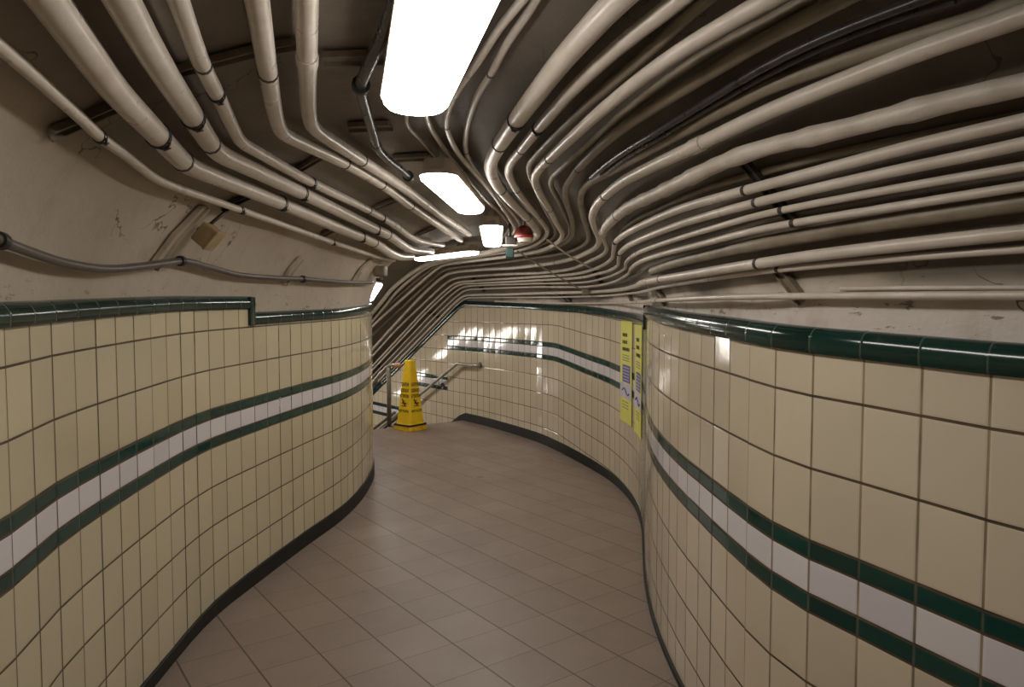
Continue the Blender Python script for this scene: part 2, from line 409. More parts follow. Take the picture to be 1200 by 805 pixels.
def build_wall(dense_pts, side):
    W = wall_data(dense_pts, side); pts = [w[0] for w in W]; n = len(pts)
    nm = 'left' if side == 'L' else 'right'
    hi, lo, dz, st = (capL_hi, capL_lo, dzL, STEP_L) if side == 'L' else (capR_hi, capR_lo, dzR, STEP_R)
    w0 = 1.09 if side == 'L' else .973
    k = next(i for i in range(n) if pts[i].y >= st)
    # every tile column is one flat facet; columns share no vertices so that joints stay crisp
    vs, fs, uv = [], [], []
    def top(i, upper):
        return table(hi if upper else lo, pts[i].y) - W[i][1]
    for i in range(n - 1):
        up = i < k
        shift = 0.
        tm = (W[i][2] + W[i + 1][2]) / 2
        if side == 'R' and tm > .40: shift = TH * 3 * (1 + math.floor(max(0, tm - .40) / 1.2))
        if side == 'L' and tm > .40: shift = TH * 3 * (1 + math.floor(max(0, tm - .40) / 1.2))
        b = len(vs)
        nn = inward(pts, i, side); mm = inward(pts, i + 1, side)
        j0, j1 = random.uniform(-.0011, .0011), random.uniform(-.0011, .0011)
        zb0, zb1 = (-W[i][1] - .25 if W[i][1] > 0 else 0), (-W[i + 1][1] - .25 if W[i + 1][1] > 0 else 0)
        q = [(i, zb0, 0), (i + 1, zb1, 0), (i + 1, top(i + 1, up), 0), (i, top(i, up), 0), (i + 1, top(i + 1, up) + .02, .09), (i, top(i, up) + .02, .09)]
        for (a, z, back) in q:
            nrm = nn if a == i else mm
            p = pts[a] - nrm * (back + (j0 if a == i else j1))
            vs.append(Vector((p.x, p.y, z))); uv.append((a, z - table(dz, pts[a].y) - w0 + shift))
        f = [(b, b + 1, b + 2, b + 3), (b + 3, b + 2, b + 4, b + 5)]
        if side == 'R': f = [tuple(reversed(x)) for x in f]
        fs += f
    # the stepped end of the upper course
    o = struct(obj('wall_' + nm, vs, fs, 'tile_' + nm, uvs=lambda p, v: uv[v], base='zero'))
    # glazed cap tiles
    def cap(idx, upper, name):
        cv, cf, cu = [], [], []
        P = len(PROFILE)
        for c, i in enumerate(idx):
            nn = inward(pts, i, side)
            for j, (a, z) in enumerate(PROFILE):
                p = pts[i] + nn * a
                cv.append(Vector((p.x, p.y, top(i, upper) + z * (1 + 1.3 * min(1, max(0, W[i][2] / .3)))))); cu.append((i, j / P))
        for c in range(len(idx) - 1):
            for j in range(P - 1):
                q = (c * P + j, (c + 1) * P + j, (c + 1) * P + j + 1, c * P + j + 1)
                cf.append(q if side == 'L' else tuple(reversed(q)))
        cf.append(tuple(range(P))); cf.append(tuple(reversed(range((len(idx) - 1) * P, len(idx) * P))))
        if upper:                        # turned-down end tile of the raised course
            i = idx[-1]; nn = inward(pts, i, side)
            a = (pts[i] - pts[i - 1]).normalized()
            z1 = top(i, True) + CAPH * .93; z0 = table(lo, pts[i].y) - .004
            b0 = len(cv)
            prof = [(-.06, 0), (-.06, .062), (.010, .062), (.018, .052), (.018, .0)]
            for z in (z0, z1):
                for (s, g) in prof:
                    p = pts[i] + nn * s + a * (g - .055); cv.append(Vector((p.x, p.y, z))); cu.append((i + .5, .5))
            m = len(prof)
            for j in range(m): cf.append((b0 + j, b0 + (j + 1) % m, b0 + m + (j + 1) % m, b0 + m + j))
            cf.append(tuple(range(b0, b0 + m))); cf.append(tuple(range(b0 + m, b0 + 2 * m)))
        o = struct(obj(name, cv, cf, 'cap', uvs=lambda p, v: cu[v], base='zero'))
        for p in o.data.polygons: p.use_smooth = len(p.vertices) == 4
        o.data.set_sharp_from_angle(angle=.7)
    e = 1 if side == 'L' else 3
    cap(list(range(0, k + 1)), True, 'trim_%d' % e)
    cap(list(range(k, n)), False, 'trim_%d' % (e + 1))
    # black baseboard
    bv, bf = [], []
    prof = [(-.005, .10), (.006, .10), (.010, .094), (.011, .0)] if side == 'L' else [(-.005, .10), (.006, .10), (.010, .094), (.011, .0)]
    hb = (lambda y: table([(3.1, .062), (3.9, .095), (5., .105)], y)) if side == 'L' else (lambda y: table([(4.0, .03), (5., .04), (6.0, .075), (7.0, .105), (8., .115)], y))
    P = len(prof)
    last = 0
    for i in range(n):
        if W[i][2] > 3: break
        nn = inward(pts, i, side); last = i
        for (a, z) in prof:
            p = pts[i] + nn * a; zz = z / .10 * hb(pts[i].y)
            dr = W[i][1] if W[i][1] > 0 else 0
            bv.append(Vector((p.x, p.y, zz - dr if z > 0 else -dr - (.22 if dr > 0 else 0))))
    for c in range(last):
        for j in range(P - 1):
            q = (c * P + j, (c + 1) * P + j, (c + 1) * P + j + 1, c * P + j + 1)
            bf.append(q if side == 'R' else tuple(reversed(q)))
    struct(obj('baseboard_' + nm, bv, bf, 'base', base='zero'))
    return pts
PL = build_wall(Ld, 'L'); PR = build_wall(Rd, 'R')

# ------------------------------------------------------------------ floor, stairs, end walls
fl = [Vector((p.x, p.y, 0)) for p in Ld[:NL]]; fr = [Vector((p.x, p.y, 0)) for p in Rd[:NL]]
fv, ff = [], []
for a, b in zip(fl, fr):
    d = (b - a).normalized(); a2, b2 = a - d * .05, b + d * .05
    for t in (0, .25, .5, .75, 1): fv.append(a2.lerp(b2, t))
for i in range(NL - 1):
    for j in range(4):
        q = i * 5 + j; ff.append((q, q + 1, q + 6, q + 5))
b = len(fv); fv += [v - Vector((0, 0, .12)) for v in fv[-5:]]
for j in range(4): ff.append((b - 5 + j, b - 4 + j, b + j + 1, b + j))
struct(obj('floor', fv, ff, 'floor', base='zero'))
RUN, RISE = .29, .29 * TAN
m = MB()
a, c = Lp[-1], Rp[-1]
x = (c - a); half = x.length / 2; x.normalize()
for k in range(14):
    mid = (a + c) / 2 + SD * RUN * (k + .5); z = -RISE * (k + 1)
    m.box((mid.x, mid.y, z - .1), x * (half + .2), SD * RUN / 2, (0, 0, .1))
struct(m.go('stairs', 'step', base='zero'))
bk = Ld[0]; br = Rd[0]
struct(obj('wall_back', [(bk.x, bk.y, 0), (br.x, br.y, 0), (br.x, br.y, 2.5), (bk.x, bk.y, 2.5)], [(0, 1, 2, 3)], 'plaster', base='zero'))
e0, e1 = Ld[-1], Rd[-1]
struct(obj('wall_front', [(e0.x - .4, e0.y - .3, -3.2), (e1.x + .3, e1.y + .3, -3.2), (e1.x + .3, e1.y + .3, 1), (e0.x - .4, e0.y - .3, 1)], [(0, 1, 2, 3)], 'plaster', base='zero'))

# ------------------------------------------------------------------ lamps
def lamp(p0, p1, width, label, up=Vector((0, 0, 1)), hh=.10):
    p0, p1 = Vector(p0), Vector(p1)
    d = (p1 - p0); ln = d.length / 2; d.normalize()
    s = d.cross(up).normalized(); up = s.cross(d).normalized()
    mid = (p0 + p1) / 2
    root = empty('ceiling_lamp', mid)
    tag(root, label, 'lamp', 'lit ceiling lamps along the tunnel')
    def loft(levels, name, mat):
        vs, fs = [], []; N = 0
        for (z, inset, rad) in levels:
            hl, hw = ln - inset, width / 2 - inset
            r = min(rad, hw * .98); ring = []
            for q, (sx, sy) in enumerate(((1, 1), (-1, 1), (-1, -1), (1, -1))):
                for k in range(7):
                    an = PI / 2 * q + PI / 2 * k / 6
                    ring.append((sx * (hl - r) + r * math.cos(an), sy * (hw - r) + r * math.sin(an)))
            N = len(ring)
            vs += [mid + d * px + s * py + up * z for px, py in ring]
        for l in range(len(levels) - 1):
            for k in range(N):
                fs.append((l * N + k, l * N + (k + 1) % N, (l + 1) * N + (k + 1) % N, (l + 1) * N + k))
        fs.append(tuple(range(N))); fs.append(tuple(range((len(levels) - 1) * N, len(levels) * N)))
        o = obj(name, vs, fs, mat, root)
        bm = bmesh.new(); bm.from_mesh(o.data); bmesh.ops.recalc_face_normals(bm, faces=bm.faces); bm.to_mesh(o.data); bm.free()
        return o
    loft([(0, .030, .07), (.004, .015, .08), (.014, .004, .09), (.030, 0, .095)], 'diffuser', 'lamp')
    loft([(.0305, -.004, .095), (.046, -.004, .095), (.047, .012, .06), (.065, .02, .03), (.10, .024, .03)], 'housing', 'housing')
    for sg in (-.55, .55):
        mb = MB(); mb.box(mid + d * ln * sg + up * (.10 + hh / 2 - .002), d * .05, s * .02, up * (hh / 2)); mb.go('mount', 'housing', root)
    return root
ZL = 2.15
def lz(px, py): return at_z(px, py, ZL)
a = lz(484, 139); b = lz(531, 0); b = a + (b - a).normalized() * 1.18
lamp(a, b, .185, 'largest lit lamp, nearest overhead, running out of the top of the picture', hh=.09)
lamp(lz(510, 211), lz(553, 252), .165, 'second lit lamp overhead, a slanted white lozenge below the largest lamp', hh=.09)
lamp(lz(575.5, 269), lz(577, 290), .16, 'small upright lit lamp beside the green hanging box and red alarm', hh=.09)
lamp(lz(557, 298), lz(490, 306), .16, 'flat sliver of lit lamp just above the pipes bending down the stairs', hh=.09)
lamp(at_y(440, 334, 8.75), at_y(428, 354, 9.5), .21, 'lit lamp low on the left, above the end of the left tiled wall', hh=.07)

for t_, lb in ((1.9, 'lit lamp round the corner above the upper stairs'), (3.3, 'lit lamp round the corner lower down the stairs')):
    q = (Lp[-1] + Rp[-1]) / 2 - (Rp[-1] - Lp[-1]) * .1 + SD * t_ + Vector((0, 0, 2.06 - TAN * t_))
    e = (SD - Vector((0, 0, TAN))).normalized() * .58
    lamp(q - e, q + e, .16, lb, hh=.07)
# ------------------------------------------------------------------ pipes
info = []
def trace(px, off, step=.05):
    P = []
    for q in px:
        o = q[2] if len(q) > 2 else off
        h, n = hit(q[0], q[1], o)
        if h is not None: P.append((h, n, q))
    return P
def pipe(px, r, label, mat='pipe', cat='pipe', name='pipe', gap=.03, group=None, rings=(), ties=(), ext=0., sleeves=(), seg=12, step=.05, stair=False):
    """px: centre line in the picture; each point is carried to the vault surface hung `gap` below the plaster."""
    off = gap + r
    P = trace(px, off)
    pts = [p[0] for p in P]
    ds = [p[0].y for p in P]
    info.append((label[:40], [round(d, 2) for d in ds], [round(p[0].z, 2) for p in P]))
    if pts[-1].y > 9.6 or (stair and pts[-1].y > 8.5):
        if px[-1][0] < 439 and pts[-1].y < 9.6: pts.pop()
        while len(pts) > 2 and pts[-1].z < 1.2: pts.pop()
        dn = (SD - Vector((0, 0, TAN))).normalized()
        pts += [pts[-1] + dn * .5, pts[-1] + dn * 2.6]
    if ext: pts.insert(0, pts[0] + (pts[0] - pts[1]).normalized() * ext)
    path = catmull(pts, step)
    rad = [r * (1 + .13 * math.sin(i * 1.9) * math.sin(i * .63 + 1)) * (1 - .36 * min(1, max(0, (path[i].y - 3.4) / .5))) for i in range(len(path))] if mat == 'pipe_wrap' else r
    o = obj(name, *tube(path, rad, seg), mat, smooth=True)
    o.data.set_sharp_from_angle(angle=.9)
    tag(o, label, cat, group)
    def near(q):
        best, bi = 1e9, 0
        d = ray(*q).normalized()
        for i, p in enumerate(path):
            v = p - EYE; e = (v - d * v.dot(d)).length / v.length
            if e < best: best, bi = e, i
        return bi
    def piece(q, half, rr, nm, mt):
        i = near(q); t = (path[min(i + 1, len(path) - 1)] - path[max(i - 1, 0)]).normalized()
        c = path[i]
        pth = [c - t * half, c - t * half * .8, c + t * half * .8, c + t * half]
        x = obj(nm, *tube(pth, [rr * .97, rr, rr, rr * .97], seg), mt, o, smooth=True)
        x.data.set_sharp_from_angle(angle=.6)
        return x
    for q in rings:
        if name == 'flexible_cable': piece(q, .014, r * 1.55, 'clamp', 'tie')
        else: piece(q, .007, r * 1.09, 'joint_ring', 'darkmetal')
    for q in sleeves: piece(q, max(.03, r * 1.6), r * 1.13, 'coupling', mat)
    for q in ties:
        i = near(q); t = (path[min(i + 1, len(path) - 1)] - path[max(i - 1, 0)]).normalized(); c = path[i]
        h, n = hit(q[0], q[1], 0.0)
        n = n if n is not None else Vector((0, 0, -1))
        n = (n - t * n.dot(t)).normalized(); s = t.cross(n)
        mb = MB()
        for k in range(2):                       # a twist of wire: three skewed loops and a loose end
            loop = []
            for j in range(17):
                a = 2 * PI * j / 16
                loop.append(c + (n * math.cos(a) + s * math.sin(a)) * (r * 1.06) + t * ((k - 1) * .011 + .010 * math.sin(a + k)))
            mb.tube(loop, .0021, 5, False)
        mb.tube([c + n * r * .9 + s * r * .4, c + n * r * 1.25 + s * r * .2 + t * .01, c + n * r * 1.2 - s * r * .3 + t * .02], .0022, 5)
        mb.tube([c + n * r * 1.08 - s * r * .5 - t * .012, c + n * r * 1.2 + t * .014, c + n * r * 1.08 + s * r * .45 - t * .01, c + n * r * 1.15 + s * r * .2 + t * .018], .004, 5)
        mb.go('wire_tie', 'tie', o, True)
    return o
GL = 'pipes on the left side of the vault'; GR = 'pipes on the right side of the vault'; GS = 'pipes running down over the stairs'
# left vault
pipe([(-60, 8), (0, 54), (92, 136), (117, 160), (145, 180), (178, 206), (195, 215), (262, 239), (325, 261), (390, 284), (436, 299), (462, 305)], .016,
     'thinnest cream pipe on the left, lowest on the plaster, passing above the tan box', group=GL, ties=[(115, 159), (282, 247), (390, 285)], sleeves=[(388, 283)])
pipe([(5, -70), (57, 0), (97, 55), (135, 106), (175, 148), (206, 181), (214, 188.5), (222, 194), (232, 198.5), (250, 206), (325, 236), (400, 268), (438, 284), (455, 295), (468, 300.5), (482, 300.8)], .034,
     'lowest thick cream pipe on the left vault, levelling out behind the flat sliver lamp', group=GL, ties=[(186, 156), (330, 238), (422, 276)], rings=[(213, 187), (437, 284)])
pipe([(105, -70), (143, 0), (180, 66), (226, 137), (246, 168), (251, 174), (257, 179.5), (265, 184), (280, 191), (350, 224), (437, 267), (456, 276), (470, 286), (482, 292.5), (500, 294), (506, 294.4)], .033,
     'middle thick cream pipe on the left vault with a wire tie near its bend', group=GL, ties=[(228, 139), (352, 227), (440, 269)], rings=[(246, 169), (455, 275)])
pipe([(186, -70), (209, 0), (237, 76), (257, 116), (276, 156), (281, 164), (286, 169), (293, 173), (307, 181), (362, 212), (437, 249), (464, 265), (482, 278), (496, 283.5), (519, 287)], .022,
     'slim cream pipe between two thick ones on the left vault, kinked near the plaster bracket', group=GL, ties=[(256, 111), (364, 214), (449, 257)], rings=[(236, 74), (432, 247)], sleeves=[(461, 263)])
pipe([(289, -70), (301, 0), (314, 85), (321, 127), (326, 146), (331, 155), (339, 160), (350, 165.5), (404, 191), (447, 216), (481, 241), (520, 268), (540, 281)], .026,
     'cream pipe bending left of the dark cable, second in from the largest lamp', group=GL, rings=[(316, 86), (405, 191), (447, 216), (481, 241)])
pipe([(358, -70), (359, 0), (360, 70), (361, 120), (362.5, 136), (366, 147), (374, 155), (386, 163), (424, 188), (457, 209), (492, 234), (520, 255), (550, 274)], .026,
     'cream pipe dropping straight from the top beside the dark cable before it bends', group=GL, rings=[(424, 188)], sleeves=[(360, 66), (500, 240)])
pipe([(488, -60), (463, 0), (452, 34), (432, 76), (423, 100), (428, 125), (436, 152), (443, 174), (455, 187), (468, 197), (481, 209)], .018,
     'dark flexible cable hanging between the pipes and the left of the largest lamp', 'conduit', 'cable', 'flexible_cable', gap=.045, rings=[(423, 101), (479, 207)], sleeves=[(442, 172)])
# pipes just right of the lamps
pipe([(480, 118), (477, 145), (495, 166), (511, 184), (540, 214), (563, 239)], .008,
     'thinnest pipe emerging below the end of the largest lamp', group=GR, gap=.02)
pipe([(560, 20), (530, 70), (500, 125), (505, 150), (512, 161), (524, 180), (545, 205), (566, 230), (577, 241), (591, 255), (597, 266), (590, 278)], .011,
     'thin pipe running down right of the second lamp, first of three together', group=GR, gap=.02, sleeves=[(502, 142)])
pipe([(660, -60), (612, 0), (585, 33), (560, 72), (540, 100), (527, 124), (523, 144), (526, 158), (540, 184), (557, 204), (575, 224), (589, 244), (600, 261), (603, 270), (594, 280)], 0.011,
     'thin cream pipe hugging the right edge of the largest lamp', group=GR, gap=0.05, rings=[(523, 147)])
pipe([(660, -60), (623, 8), (595, 50), (575, 87), (560, 111), (550, 138), (546, 158), (546, 178), (551, 190), (570, 214), (585, 231), (597, 246), (606, 257), (609, 264), (607, 274)], 0.011,
     'thin cream pipe with a pale collar curving beside the open plaster patch', group=GR, gap=0.018, rings=[(546, 179), (574, 90)], sleeves=[(548, 186)])
pipe([(800, -70), (722, 2), (688, 38), (657, 73), (630, 108), (609, 136), (595, 156), (584, 172), (576, 188), (575, 198), (579, 210), (590, 226), (614, 251), (627, 266), (630, 274), (622, 281), (604, 287), (570, 296), (535, 302), (510, 306), (485, 318), (462, 336)], .030,
     'thickest cream pipe right of the largest lamp, swinging round a wide elbow', group=GR, gap=.03, rings=[(586, 170), (588, 222), (617, 254)], ties=[(605, 143)])
pipe([(870, -60), (790, 4), (725, 55), (675, 101), (645, 134), (628, 154), (611, 175), (599, 190), (596, 201), (600, 213), (608, 226), (622, 243), (634, 258), (641, 269), (639, 277), (628, 286), (612, 292), (580, 297), (540, 304), (515, 308), (495, 317), (467, 340)], .020,
     'cream pipe next to the thickest one, with a second matching elbow', group=GR, gap=.03, rings=[(612, 174), (604, 222), (629, 255)], ties=[(633, 150)])
pipe([(900, -55), (825, 2), (750, 70), (690, 121), (650, 159), (630, 180), (621, 192), (621, 203), (628, 220), (640, 247), (650, 267), (650, 276), (642, 283), (626, 290)], .015,
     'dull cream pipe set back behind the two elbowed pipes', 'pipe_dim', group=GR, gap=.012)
pipe([(965, -35), (892, 4), (850, 28), (800, 58), (750, 93), (702, 132), (668, 163), (644, 186), (630, 201), (627, 211), (631, 223), (645, 247), (653, 263), (659, 275), (652, 285), (632, 294), (600, 300), (552, 306), (528, 309), (514, 314), (482, 341), (438, 381)], .018,
     'bright cream pipe falling from the top edge to a sharp elbow by the red alarm', group=GR, gap=0.078, rings=[(644, 186), (643, 246)])
pipe([(960, -10), (905, 22), (850, 50), (790, 88), (730, 134), (690, 170), (660, 196), (648, 207), (646, 217), (655, 235), (662, 251), (668, 267), (665, 279), (648, 290), (622, 298)], .013,
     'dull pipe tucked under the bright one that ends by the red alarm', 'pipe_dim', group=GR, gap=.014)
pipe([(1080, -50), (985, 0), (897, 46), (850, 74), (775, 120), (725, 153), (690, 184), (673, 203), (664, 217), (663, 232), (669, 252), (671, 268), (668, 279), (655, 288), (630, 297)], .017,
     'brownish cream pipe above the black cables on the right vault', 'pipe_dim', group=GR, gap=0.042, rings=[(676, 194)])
pipe([(1110, -12), (1068, 4), (975, 40), (900, 76), (825, 121), (775, 152), (735, 176), (712, 192), (693, 208)], .010,
     'upper black cable sagging across the right vault with a thin shine', 'conduit', 'cable', 'flexible_cable', gap=.05, group='black cables on the right vault')
pipe([(1120, 0), (1060, 19), (975, 51), (900, 87), (825, 130), (775, 160), (735, 184), (714, 200)], .007,
     'lower black cable lying under the other black cable', 'conduit', 'cable', 'flexible_cable', gap=.045, group='black cables on the right vault')
pipe([(1225, -8), (1150, 20), (1050, 50), (960, 80), (897, 104), (830, 138), (750, 182), (715, 201), (693, 212), (681, 227), (683, 248), (688, 266), (689, 281), (680, 289), (662, 296), (625, 302), (565, 310), (530, 314, .06), (516, 319, .06), (482, 350), (438, 391)], .019,
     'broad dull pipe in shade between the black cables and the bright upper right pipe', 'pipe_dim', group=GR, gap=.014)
pipe([(1290, -18), (1200, 18), (1100, 52), (1000, 90), (900, 131), (817, 170), (750, 202), (730, 213), (712, 227), (699, 241), (694.5, 254), (697, 266), (702, 279), (698, 290), (688, 296), (674, 302), (655, 307), (620, 312), (602, 314), (562, 316), (533, 319), (520, 324), (500, 341), (460, 383), (437, 407)], .0195,
     'bright thick pipe reaching the upper right corner of the picture', group=GR, gap=.045, rings=[(710, 228), (652, 307)], sleeves=[(822, 166), (602, 314)])
pipe([(1300, 76), (1200, 99), (1100, 122), (1000, 148), (950, 160), (900, 172), (850, 189), (809, 208), (772, 226), (740, 241), (722, 254), (708, 270), (708, 281), (711, 290), (707, 298), (691, 306), (670, 315), (632, 320), (600, 321), (550, 324), (535, 326), (524, 331), (495, 357), (464, 387), (437, 414)], .023,
     'lumpy wrapped thick pipe, second of the bright ones from the upper right corner', 'pipe_wrap', group=GR, gap=.04, rings=[(723, 250)], sleeves=[(706, 272)])
pipe([(1300, 112), (1200, 135), (1075, 160), (975, 181), (900, 200), (850, 214), (809, 229), (772, 245), (748, 256), (733, 266), (727, 276)], 0.011,
     'pinkish pipe half hidden behind the top of the strapped row on the right', 'pipe_dim', group=GR, gap=0.004)
pipe([(1300, 118), (1200, 141), (1075, 170), (975, 196), (900, 216), (809, 241), (772, 255), (735, 273), (722, 283), (719, 294), (716, 304), (706, 311), (694, 316), (674, 321), (620, 325), (556, 329), (537, 331), (526, 337), (497, 364), (437, 421)], .0145,
     'first pipe of the row of four strapped together on the right vault', group=GR, gap=0.046, rings=[(880, 222)], ties=[(720, 282)])
pipe([(1300, 148), (1200, 168), (1150, 179), (1050, 200), (900, 234), (809, 259), (772, 272), (740, 286), (728, 295), (725, 304), (724, 311), (714, 317), (700, 321), (682, 325), (620, 329), (559, 332), (541, 333), (531, 338), (500, 366), (437, 426)], .0135,
     'second pipe of the row of four strapped together on the right vault', group=GR, gap=0.046, rings=[(892, 236)], ties=[(727, 297)])
pipe([(1300, 178), (1200, 195), (1050, 221), (900, 250), (830, 269), (769, 288), (745, 298), (734, 307), (731, 316), (717, 323), (700, 328), (682, 331), (620, 332.5), (562, 334.5), (545, 336), (535, 341), (505, 369), (437, 432)], .0102,
     'third pipe of the row of four strapped together on the right vault', group=GR, gap=0.046, rings=[(912, 248)])
pipe([(1300, 202), (1200, 218), (1050, 242), (900, 267), (830, 284), (769, 300), (750, 307), (740, 314), (735, 322), (720, 330), (704, 334), (687, 336), (620, 336.5), (565, 338.5), (547, 340), (538, 345), (510, 371), (437, 437)], .0108,
     'fourth and lowest pipe of the strapped row on the right vault', group=GR, gap=0.046, rings=[(928, 264)])
pipe([(1300, 222), (1200, 237), (1050, 259), (900, 284), (830, 299), (790, 309), (765, 318)], .021,
     'broad dull pipe in the shade below the strapped row of four', 'pipe_dim', group=GR, gap=.006)
pipe([(1300, 262), (1200, 272), (1050, 288), (950, 300), (875, 311), (800, 323), (769, 328), (754, 331), (742, 336), (726, 339.5), (695, 342), (620, 344), (594, 345), (558, 345.5), (544, 347), (532, 356), (437, 442)], .016,
     'upper, thicker pipe of the pair below the strapped row, with a swollen elbow', group=GR, gap=0.045, rings=[(893, 303), (772, 320)], sleeves=[(758, 329)])
pipe([(1300, 286), (1200, 292), (1050, 303), (912, 316), (850, 324), (775, 336), (757, 341), (732, 344.5), (700, 347), (620, 348.5), (560, 348.8), (546, 350), (536, 357), (437, 449)], .0092,
     'thinner lower pipe of the pair below the strapped row', group=GR, gap=.03, rings=[(906, 313)], sleeves=[(637, 348)])
pipe([(1300, 337), (1200, 337), (1080, 337.5), (985, 338.5)], .006,
     'hair-thin pipe just above the lowest pipe at the right edge', group=GR, gap=.01)
pipe([(1300, 346), (1200, 346), (1050, 346.5), (900, 347.5), (830, 349), (780, 351.5), (755, 353.5), (720, 355), (670, 355.5), (620, 354.5), (580, 353)], .010,
     'lowest pipe, a straight level one just above the flaking plaster and green tiles', group=GR, gap=.034, rings=[(770, 352)])
# pipes over the stairs that begin beneath the lamps
pipe([(540, 309), (512, 312), (500, 320), (482, 334), (437, 375)], .012, 'short thin pipe over the stairs starting under the sliver lamp', 'pipe_dim', group=GS, gap=0.014)
# grey conduit on the left plaster
pipe([(-420, 190), (-220, 212), (-90, 248), (0, 282), (40, 297), (80, 309), (125, 315), (165, 312), (205, 306.5), (218, 306), (245, 313), (280, 322), (320, 325.5), (355, 327), (400, 330.5), (436, 331)], .015,
     'grey sagging cable along the left plaster above the green tiles', 'conduit_grey', 'cable', 'flexible_cable', gap=.032, rings=[(2, 281), (213, 306), (355, 327)])
# loose diagonal rods hanging over the far pipes
def rod(a, b, r, label, mat):
    p, q = a, b
    s = Vector((0, 0, -1))
    path = catmull([p, p.lerp(q, .5) + Vector((0, 0, -.012)), q], .05)
    return tag(obj('thin_rod', *tube(path, r, 8), mat, smooth=True), label, 'rod', 'rods slung across the far pipes')
pa, _ = hit(641, 281, .13); pb, _ = hit(694, 315, .12)
rod(pa, pb, .007, 'pale rod slung diagonally across the pipes right of the red alarm', 'white')
pa, _ = hit(606, 294, .14); pb, _ = hit(686, 342, .11)
rr = rod(pa, pb, .007, 'longer dull rod from the green box across the far pipes to a small clamp', 'pipe_dim')
mb = MB(); mb.box(pb, (.035, 0, 0), (0, .03, 0), (0, 0, .03)); x = mb.go('clamp', 'pipe_dim', rr); bevel(x, .01)

# ------------------------------------------------------------------ brackets
def bar(pxs, width, thick, off, label, mat='bracket', name='pipe_bracket', cat='bracket', group='pipe brackets on the vault', lips=True):
    """flat channel that follows the vault"""
    off = max(off, thick * .5 + .008)
    P = []
    for a, b in zip(pxs, pxs[1:]):
        for k in range(6): P.append((a[0] + (b[0] - a[0]) * k / 6, a[1] + (b[1] - a[1]) * k / 6))
    P.append(pxs[-1])
    H = [hit(x, y, off) for x, y in P]; H = [h for h in H if h[0] is not None]
    vs, fs = [], []
    n = len(H)
    prof = [(-1, 0), (-1, 1), (-.7, 1), (-.7, .35), (.7, .35), (.7, 1), (1, 1), (1, 0)] if lips else [(-1, 0), (-1, 1), (1, 1), (1, 0)]
    for i in range(n):
        t = (H[min(i + 1, n - 1)][0] - H[max(i - 1, 0)][0]).normalized()
        s = t.cross(H[i][1]).normalized()
        for a, b in prof: vs.append(H[i][0] + s * a * width / 2 + H[i][1] * (b * thick - thick * .5))
    m = len(prof)
    for i in range(n - 1):
        for j in range(m): fs.append((i * m + j, i * m + (j + 1) % m, (i + 1) * m + (j + 1) % m, (i + 1) * m + j))
    fs.append(tuple(range(m))); fs.append(tuple(reversed(range((n - 1) * m, n * m))))
    return tag(obj(name, vs, fs, mat), label, cat, group)
bar([(60, 158), (135, 126)], .045, .018, .017, 'bracket behind the thin pipe at the far left')
bar([(208, 84), (300, 60), (345, 52)], .05, .018, .017, 'long bracket high on the left behind the slim pipe joint')
bar([(378, 70), (448, 68)], .09, .018, .017, 'wide bracket plate between the straight pipe and the dark cable')
bar([(408, 150), (458, 148)], .10, .018, .017, 'wide bracket plate under the loop of the dark cable')
bar([(462, 186), (505, 184)], .10, .018, .017, 'wide bracket plate just above the second lamp', )
bar([(343, 203), (376, 184)], .05, .018, .017, 'small bracket between the slim pipe and the next one on the left')
bar([(262, 243), (300, 226)], .06, .018, .017, 'dark bracket where the thin pipe passes over the tan box', 'darkmetal')
bar([(376, 276), (402, 264)], .06, .018, .017, 'bracket under the lowest thick pipe past the tan box')
bar([(438, 245), (466, 233)], .07, .018, .017, 'bracket behind the pair of pipes left of the second lamp')
bar([(488, 276), (512, 265)], .08, .018, .017, 'bracket behind the pipes left of the small upright lamp')
bar([(866, 183), (895, 218), (932, 262)], .03, .016, .036, 'strap bracket crossing the row of four pipes on the right', 'darkmetal')
bar([(908, 314), (925, 333), (940, 354)], .035, .016, .012, 'short strap bracket dropping to the lowest pipe on the right')
bar([(768, 341), (779, 354)], .04, .016, .012, 'short strap bracket by the raised end of the right green tiles')
bar([(735, 342), (741, 354)], .04, .016, .012, 'short strap bracket just left of the near wall corner')
bar([(628, 318), (645, 337)], .05, .020, .018, 'strap bracket crossing the far pipe row at its middle', 'darkmetal')
bar([(695, 317), (706, 334)], .05, .020, .018, 'strap bracket crossing the far pipe row near the clamp', 'darkmetal')
bar([(554, 326), (568, 341)], .06, .020, .018, 'strap bracket crossing the far pipe row near the stair bend', 'darkmetal')
bar([(655, 343), (668, 354)], .05, .020, .018, 'strap bracket holding the two lowest far pipes', 'darkmetal')
bar([(497, 362), (520, 376)], .05, .020, .018, 'upper strap bracket across the pipes over the stairs', 'darkmetal')
bar([(438, 424), (450, 434)], .05, .020, .018, 'lower strap bracket across the pipes over the stairs', 'darkmetal')
for pxs, lb in (([(182, 312), (205, 280), (240, 243)], 'long curved bracket on the left plaster beside the tan box'),
                ([(334, 333), (341, 318), (354, 303)], 'curved bracket on the left plaster behind the middle of the grey cable'),
                ([(414, 332), (423, 317), (436, 305)], 'curved bracket on the left plaster at the far end of the grey cable')):
    bar(pxs, .075 if pxs[0][0] < 200 else .07, .02, .012, lb, 'housing', group='curved brackets on the left plaster')

